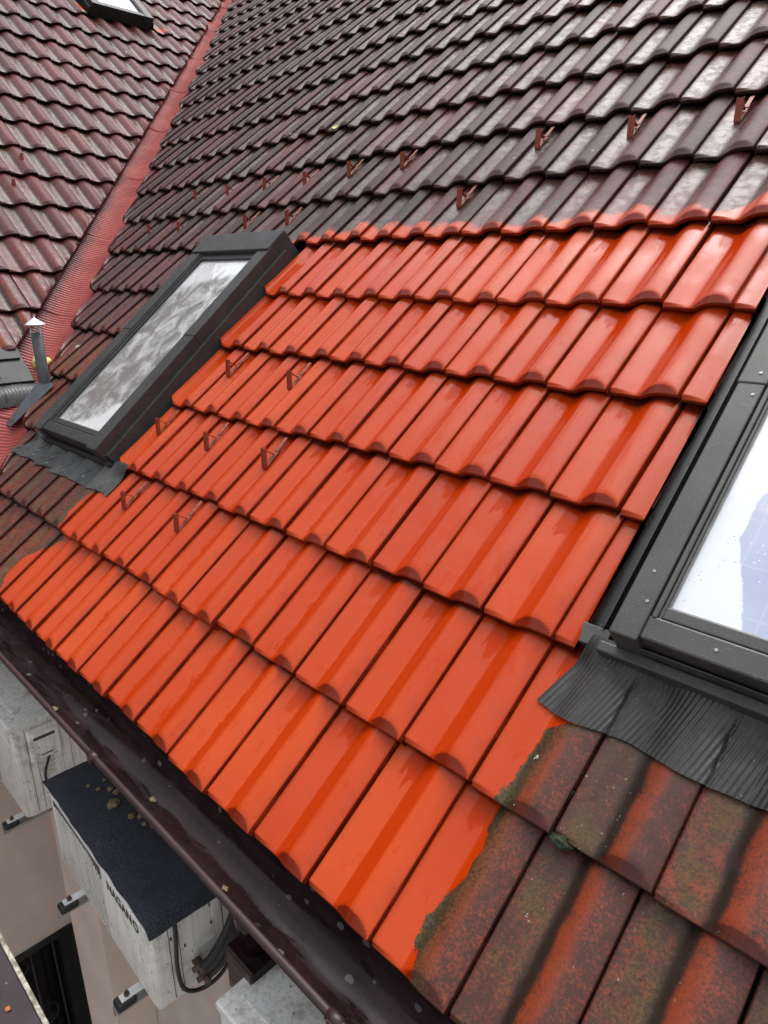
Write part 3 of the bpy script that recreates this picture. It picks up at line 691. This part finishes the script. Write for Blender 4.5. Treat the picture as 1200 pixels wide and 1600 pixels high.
# ------------------------------------------------------------------ snow guards
def guard_mesh():
    b = MB(); up = (0, s, c); hgt = .078                      # roof frame: +v up the slope, gravity-up = (0, s, c)
    def at(v, h): return (0, v+up[1]*h, up[2]*h)
    w = .010
    def strip(p, q, th=.003, ww=w):
        p, q = Vector(p), Vector(q); d = (q-p).normalized(); x = Vector((1, 0, 0)); n = d.cross(x).normalized()
        vs = [p-x*ww-n*th, p+x*ww-n*th, p+x*ww+n*th, p-x*ww+n*th, q-x*ww-n*th, q+x*ww-n*th, q+x*ww+n*th, q-x*ww+n*th]
        b.add(vs, [(0, 3, 2, 1), (4, 5, 6, 7), (0, 1, 5, 4), (1, 2, 6, 5), (2, 3, 7, 6), (3, 0, 4, 7)], False)
    strip((0, 0, .004), at(0, hgt), .0022, .0115)
    for sx in (-.0105, .0105):                              # folded side flanges of the face plate
        q0, q1 = Vector((sx, 0, .004)), Vector(at(0, hgt)); q1.x = sx
        b.add([q0+Vector((0, 0, 0)), q0+Vector((0, .009, 0)), q1+Vector((0, .009, -.002)), q1, q0+Vector((.0012, 0, 0)), q0+Vector((.0012, .009, 0)), q1+Vector((.0012, .009, -.002)), q1+Vector((.0012, 0, 0))],
              [(0, 1, 2, 3), (7, 6, 5, 4), (0, 4, 5, 1), (1, 5, 6, 2), (2, 6, 7, 3)], False)
    strip(at(0, hgt*.93), (0, .066, .006), .0016, .007)
    return b
def base_mesh():
    b = MB(); b.box((-.010, -.002, -.001), (.010, .082, .0035), .001); b.box((-.010, .082, -.001), (.010, .098, .006), .001); b.box((-.008, .098, .002), (.008, .15, .005), .001)
    return b
G0 = None
GP = [(1.57, -8.53), (1.55, -10.65), (2.55, -7.6), (2.54, -9.52), (2.55, -11.56), (3.54, -8.53), (3.57, -10.8),
      (6.57, -7.77), (6.5, -13.73), (6.5, -15.74), (6.5, -19.6), (6.5, -21.63),
      (7.56, -2.66), (7.56, -4.66), (7.58, -6.79), (7.56, -8.75), (7.57, -10.81), (7.56, -12.8), (7.49, -14.61), (7.47, -16.52), (7.45, -18.56), (7.45, -20.57),
      (7.56, -.66), (7.56, 1.34), (6.5, -2.0)]
GP = GP[:15]+GP[16:24]
# the eighth of the upper row stands further right of its neighbour in the photo
def place_guard(k, Mx):
    global G0
    if G0 is None:
        a = guard_mesh().build('snow_guard', M['guard'], house, Mx); bb = base_mesh().build('base_strip', M['guard_rust'], a, Mx); G0 = (a, bb)
    else:
        a = G0[0].copy(); COL.objects.link(a); a.parent = house; a.matrix_basis = WM[house.name].inverted() @ Mx; WM[a.name] = Mx.copy()
        bb = G0[1].copy(); COL.objects.link(bb); bb.parent = a
    return a
for k, (vc, uk) in enumerate(GP):
    u, v = uk*W, vc*L
    z = surf_z(u, v)+.001
    place_guard(k, F_ROOF @ Matrix.Translation((u, v, z)) @ Matrix.Rotation(random.uniform(-.05, .05), 4, 'Z'))
for (u, v) in ((1.55, 3.25), (1.37, 2.91)):
    place_guard(0, F_WING @ Matrix.Translation((u, v, -.03)))

# crusts of pale lichen and dark moss growing on the old tiles
M['lichen'] = simple('pale lichen crust', (.34, .36, .30), (.55, .56, .48), 160, .9, .05, .8, 400)
def crust(spots, mat, name, label):
    b = MB()
    for (u, v, r, k, seed) in spots:
        rr = random.Random(seed)
        for i in range(k):
            a, d = rr.random()*6.28, r*rr.random()**.6
            uu, vv = u+d*math.cos(a)*.6, v+d*math.sin(a)*1.2
            q = rock(r*rr.uniform(.14, .34), seed+i, (1, 1.2, .35), 1, .5)
            z = surf_z(uu, vv); b.add([(x+uu, y+vv, h+z) for x, y, h in q.v], q.f)
    o = b.build(name, mat, house, F_ROOF); tag(o, label, kind='stuff')
sp = [(-.094, .291, .016, 26, 1), (-.100, .268, .008, 9, 2), (-.102, .212, .011, 18, 3), (-.093, .48, .007, 6, 5)]
for i in range(26): sp.append((random.uniform(-.1, .55), random.uniform(.02, .55), random.uniform(.002, .004), 3, 40+i))
crust(sp, M['lichen'], 'lichen', 'pale lichen crusts on the old tiles beside the cleaned edge')
ms = []
for kx in (0, 1, 2, 3):
    for i in range(12): ms.append((kx*W+random.uniform(-.004, .006), random.uniform(.01, .70), random.uniform(.003, .006), 4, 90+i+kx*20))
for i in range(16): ms.append((random.uniform(-.05, .7), L-.004+random.uniform(-.004, .002), random.uniform(.003, .007), 4, 200+i))
crust(ms, M['moss'], 'moss_tuft', 'dark moss tufts in the joints of the old tiles')

# ------------------------------------------------------------------ vent pipe
base = F_ROOF @ Vector((-3.68, .98, -.02))
b = MB(); bx, by, bz = base
b.tube([(bx, by, bz-.05), (bx, by, bz+.05), (bx, by, bz+.33)], .031, 20)
vp = b.build('vent_pipe', M['pipe'], house); tag(vp, 'dark grey vent pipe with a white conical cap by the valley')
b = MB(); n = 24; z1 = bz+.375
vs = [(bx+.054*math.cos(2*PI*i/n), by+.054*math.sin(2*PI*i/n), z1) for i in range(n)]+[(bx, by, z1+.040)]+[(bx+.050*math.cos(2*PI*i/n), by+.050*math.sin(2*PI*i/n), z1-.003) for i in range(n)]+[(bx, by, z1+.03)]
b.add(vs, [(i, (i+1) % n, n) for i in range(n)]+[(n+1+(i+1) % n, n+1+i, 2*n+1) for i in range(n)]+[(i, n+1+i, n+1+(i+1) % n, (i+1) % n) for i in range(n)], False)
for i in range(3):
    a = 2*PI*i/3+.4; b.box((bx+.028*math.cos(a)-.003, by+.028*math.sin(a)-.003, bz+.31), (bx+.028*math.cos(a)+.003, by+.028*math.sin(a)+.003, z1+.01))
b.build('cap', M['white'], vp)
b = MB(); b.add([(-3.78, .70, -.012), (-3.66, .70, -.004), (-3.60, 1.02, .0), (-3.76, 1.06, -.004), (-3.735, .80, .012), (-3.68, .98, .05)],
      [(0, 1, 4), (1, 2, 5, 4), (2, 3, 5), (3, 0, 4, 5)], True); b.build('boot', M['pipe'], vp, F_ROOF)

# ------------------------------------------------------------------ air conditioners
def text_part(txt, size, name, mat, parent, Mx, bold=.0):
    cu = bpy.data.curves.new(name, 'FONT'); cu.body = txt; cu.size = size; cu.extrude = .0006; cu.offset = bold
    t = bpy.data.objects.new('tmp_text', cu); COL.objects.link(t)
    dg = bpy.context.evaluated_depsgraph_get(); dg.update()
    me = bpy.data.meshes.new_from_object(t.evaluated_get(dg)); bpy.data.objects.remove(t)
    me.materials.clear(); me.materials.append(mat)
    return put(bpy.data.objects.new(name, me), parent, Mx)

def air_con(x0, x1, yf, zt, h, d, label, mat, yaw=0, kind=1, brx=(.17, .66)):
    w = x1-x0
    Mx = Matrix.Translation((x1, yf, zt)) @ Matrix.Rotation(math.radians(yaw), 4, 'Z')   # local: x -w..0, y 0..d, z -h..0
    root = put(bpy.data.objects.new('air_conditioner', None), None, Mx); root.empty_display_size = .1
    tag(root, label, 'air conditioner', 'air conditioner units hung below the gutter')
    b = MB(); b.box((-w, 0, -h), (0, d, 0), .014, None, 4); b.box((-w+.03, .03, -h-.025), (-.03, d-.03, -h+.01), .004)
    b.build('casing', mat, root, Mx)
    b = MB()                                                       # lid with raised inner panel
    b.box((-w-.004, -.004, -.022), (.004, d+.004, .004), .006, None, 3)
    if kind != 1: b.box((-w+.03, .045, .003), (-.035, d-.01, .009), .004, None, 2)
    b.build('lid', mat, root, Mx)
    b = MB(); gx0, gx1 = -w+.045, -w*.43
    nr = 26
    for i in range(nr):                                            # nested arched ribs
        t = i/(nr-1); xx = gx0+(gx1-gx0)*t
        ztop = -.05-.012*(1-t)-.10*max(0, (abs(t-.40)-.34))**1.2*2
        b.box((xx-.0030, -.0032, -h+.035), (xx+.0030, .002, ztop), .0006, None, 1)
    for i in range(12):
        zz = -.055-i*.0
    b.build('front_grille', mat, root, Mx)
    b = MB(); b.box((gx0-.01, -.0012, -h+.028), (gx1+.01, .001, -.045)); b.build('grille_back', M['ac_grille'], root, Mx)
    if kind == 1:
        b = MB(); b.box((gx1+.012, -.004, -h+.02), (-.012, .001, -.03), .002); b.build('front_panel', mat, root, Mx)
        RX = Matrix.Rotation(PI/2, 4, 'X')
        text_part('NAGAN', .050, 'lettering', M['ink'], root, Mx @ Matrix.Translation((-.285, -.0046, -.078)) @ RX, .0007)
        text_part('O', .050, 'lettering', M['ink_g'], root, Mx @ Matrix.Translation((-.098, -.0046, -.078)) @ RX, .0014)
    # right end panel
    for yy in (.055, .085, d-.07): MB().box((0, yy, -h+.015), (.0015, yy+.0016, -.03)).build('panel_seam', M['black'], root, Mx)
    if kind == 0:
        b = MB(); b.box((0, .06, -.20), (.020, .19, -.04), .008, None, 3); b.box((.016, .075, -.075), (.032, .175, -.055), .006, None, 3); b.build('side_cover', mat, root, Mx)
        MB().box((.0195, .080, -.094), (.0212, .170, -.076)).build('handle_recess', M['ac_grille'], root, Mx); MB().box((.0195, .10, -.178), (.0208, .15, -.172)).build('nameplate', M['ac_grille'], root, Mx)
        b = MB(); b.tube(smooth_path([(.014, .135, -.19), (.02, .12, -.22), (.022, .10, -.28), (.03, .11, -.36), (.035, .16, -.40), (.03, .22, -.40)]), .006, 8); b.build('cable', M['rubber'], root, Mx)
    if kind == 1:
        for nm_, q0, q1 in (('valve_plate', (.0, .12, -.30), (.006, .20, -.19)), ('service_tab', (.0, .20, -.12), (.003, .225, -.05)), ('service_tab', (.0, .11, -.05), (.004, .135, -.03))): MB().box(q0, q1, .001).build(nm_, mat, root, Mx)
        b = MB()
        for (yy, zz) in ((.13, -.235), (.14, -.285)):
            b.tube([(0, yy, zz), (.03, yy, zz), (.05, yy+.005, zz)], [.014, .014, .010], 10); b.tube([(.03, yy-.025, zz), (.03, yy+.025, zz)], .009, 8)
            b.tube([(.045, yy, zz-.02), (.045, yy, zz+.015)], .011, 6)
        b.build('valve', M['brass'], root, Mx)
        b = MB(); b.tube(smooth_path([(.012, .075, -.012), (.014, .072, -.10), (.016, .065, -.20), (.02, .075, -.29), (.03, .12, -.325), (.05, .18, -.30), (.06, .24, -.22), (.05, .30, -.10)]), .0065, 8); b.build('cable', M['rubber'], root, Mx)
        b = MB()
        for (dy, dz, rr) in ((0, 0, .015), (.012, -.03, .013), (-.012, .022, .013)):
            b.tube(smooth_path([(.04, .14+dy, -.25+dz), (.055, .17+dy, -.22+dz), (.06, .22+dy, -.16+dz), (.05, .28+dy, -.08+dz), (.04, .34+dy, -.02+dz)]), rr, 10)
        b.build('insulated_pipe', M['rubber'], root, Mx)
        for (yy, zz) in ((.06, -.09), (.10, -.15), (.19, -.06), (.19, -.13), (.075, -.31)): MB().box((.0, yy, zz-.012), (.002, yy+.005, zz), .0005).build('slot', M['black'], root, Mx)
    for bxk in brx:                                               # wall brackets with rubber feet
        xx = -w+bxk
        br = MB(); br.box((xx-.02, -.085, -h-.050), (xx+.02, d+.10, -h-.044), .001); br.box((xx-.02, -.085, -h-.085), (xx-.015, d+.10, -h-.05)); br.box((xx-.02, d+.07, -h-.35), (xx+.02, d+.09, -h-.05))
        br = br.build('bracket', M['bracket'], root, Mx)
        r = MB(); r.box((xx-.024, -.083, -h-.044), (xx+.024, -.02, -h-.018), .010, None, 3); r.build('rubber_foot', M['rubber'], br, Mx)
        r = MB(); r.box((xx-.015, -.066, -h-.0175), (xx+.015, .03, -h-.0125), .002); r.build('foot_plate', M['white'], br, Mx)
        r = MB(); r.prism([(xx+.009*math.cos(PI*i/3), -.044+.009*math.sin(PI*i/3)) for i in range(6)], -h-.0126, -h-.004); r.tube([(xx, -.044, -h-.01), (xx, -.044, -h+.004)], .004, 8); r.build('bolt', M['brass'], br, Mx)
    return root, Mx
ac1, MA1 = air_con(-1.79, -.99, -.13, -.5, .345, .30, 'air conditioner with NAGANO lettering, topped by dark felt, nearest the lower left', M['ac'], -1.7, 1, (.19, .665))
ac0, MA0 = air_con(-3.10, -2.33, -.075, -.56, .475, .30, 'cream air conditioner with a moulded side cover, at the left edge behind the felt-topped one', M['ac_dirty'], 0, 0, (.15, .70))
ac2, MA2 = air_con(-.595, .20, -.112, -.4, .40, .30, 'stained cream air conditioner with speckled lid, bottom centre under the gutter', M['ac_dirty'], 2, 2)

# felt sheet lying on the middle unit
us, vs = np.linspace(-.815, .026, 60), np.linspace(-.004, .32, 26)
G = np.zeros((len(vs), len(us), 3))
for i, y in enumerate(vs):
    for j, x in enumerate(us):
        drop = -.030*((x-.006)/.02)**1.5 if x > .006 else 0
        G[i, j] = (x+.003*mnoise.noise(Vector((y*20, 0, 0))), y-.004+.004*mnoise.noise(Vector((x*14, 3, 0))), .012+.003*mnoise.noise(Vector((x*7, y*7, 1)))+drop)
m = MB(); m.grid(G)
bot = G-[0, 0, .008]; m.grid(bot[:, ::-1])
for a, b_ in ((G[0], bot[0]), (bot[-1], G[-1])): m.grid(np.stack([b_, a]))
m.grid(np.stack([G[:, 0], bot[:, 0]])); m.grid(np.stack([bot[:, -1], G[:, -1]]))
felt = m.build('felt_sheet', M['felt'], None, MA1); tag(felt, 'dark blue grey roofing felt sheet lying on the air conditioner lid', 'felt sheet')
def on_felt(x, y): return MA1 @ Vector((x, y, .016))
CL = [(-.52, .13, .020, 'largest tan clod on the felt sheet, near the gutter'), (-.60, .15, .011, None), (-.63, .12, .009, None), (-.57, .16, .012, None), (-.66, .155, .007, None), (-.42, .15, .012, None), (-.40, .17, .010, None), (-.36, .165, .009, None), (-.67, .10, .007, None), (-.33, .18, .007, None)]
for i, (x, y, r, lb) in enumerate(CL):
    o = rock(r, i+2).build('clod', M['clod'], None, Matrix.Translation(on_felt(x, y)) @ Matrix.Rotation(i, 4, 'Z'))
    tag(o, lb or 'small crumbling tan clod scattered on the dark felt sheet', 'clod', 'clods on the felt sheet')

# ------------------------------------------------------------------ canopy under the camera
b = MB(); b.box((-3.1, -1.15, -.64), (2.5, -.425, -.60), .002)
cn = b.build('canopy', M['canopy'], None); tag(cn, 'dark maroon canopy with pale weathered edge in the bottom left corner', 'canopy')
b = MB(); b.box((-3.1, -.4245, -.66), (2.5, -.412, -.594), .002); b.build('edge_trim', M['edge'], cn)
b = MB()
for xx in (-2.9, 2.2): b.box((xx, -1.1, -6), (xx+.12, -.98, -.641))
b.build('post', M['grid'], cn)
for i, (x, y, r, mt, nm, lb, ct) in enumerate(((-1.20, -.52, .011, 'foam', 'crumb', 'yellow foam crumb on the maroon canopy', 'crumb'), (-1.165, -.505, .012, 'chip', 'plaster_chip', 'white plaster chip on the maroon canopy', 'chip'), (-1.11, -.475, .008, 'rustleaf', 'fallen_leaf', 'rust red leaf nearest the pale canopy edge', 'leaf'), (-1.10, -.52, .007, 'rustleaf', 'fallen_leaf', 'small orange leaf below the chips on the canopy', 'leaf'))):
    o = rock(r, i+20, (1, .9, .35)).build(nm, M[mt], None, Matrix.Translation((x, y, -.597))); tag(o, lb, ct)

# ------------------------------------------------------------------ small things on the roof
def leaf(name, Mx, size, mat, label):
    b = MB(); pts = []
    for i in range(14):
        a = 2*PI*i/14; r = size*(.75+.35*math.cos(a)+.18*math.sin(5*a)); pts.append((r*math.cos(a), r*.75*math.sin(a), .004*math.sin(3*a)+.003))
    b.add(pts+[(0, 0, .001)]+[(p[0], p[1], p[2]-.0006) for p in pts], [(i, (i+1) % 14, 14) for i in range(14)]+[(15+(i+1) % 14, 15+i, i, (i+1) % 14) for i in range(14)])
    o = b.build(name, mat, None, Mx); tag(o, label, 'leaf'); return o
leaf('fallen_leaf', F_ROOF @ Matrix.Translation((-3.142, 3.32, surf_z(-3.142, 3.32)+.006)), .036, M['leaf'], 'yellow leaf on the dark upper roof tiles')
o = rock(.075, 3, (1.2, .7, .45), 3, .6).build('foam_lump', M['foam'], None, F_ROOF @ Matrix.Translation((-4.05, 1.16, .0))); tag(o, 'torn yellow foam lump in the valley beside the vent pipe', 'foam')
for i, (gx, gy) in enumerate(((-.62, -.075), (-1.02, -.05), (-1.63, -.08))):
    o = rock(.007+.002*i, 60+i, (1.4, .8, .4)).build('silt_crumb', M['clod'], None, Matrix.Translation((gx, gy, -.052-math.sqrt(max(0, .073**2-(gy+.042)**2))+.003)))
    tag(o, ('small tan silt crumb in the gutter above the clods on the felt', 'tan silt crumb in the gutter beside the rainwater box', 'larger tan silt crumb in the gutter toward its left end')[(1, 0, 2)[i]], 'crumb', 'silt crumbs in the gutter')
o = rock(.014, 9, (1.6, .8, .8), 3, .8).build('moss_cushion', M['moss'], None, F_ROOF @ Matrix.Translation((.022, .362, -.020))); tag(o, 'dark green moss cushion at a tile corner below the near roof window', 'moss')

# ------------------------------------------------------------------ ground and neighbours (out of frame, seen in reflections)
b = MB(); b.add([(-150, -150, -6), (150, -150, -6), (150, 150, -6), (-150, 150, -6)], [(0, 1, 2, 3)], False)
tag(b.build('ground', M['ground']), kind='structure')
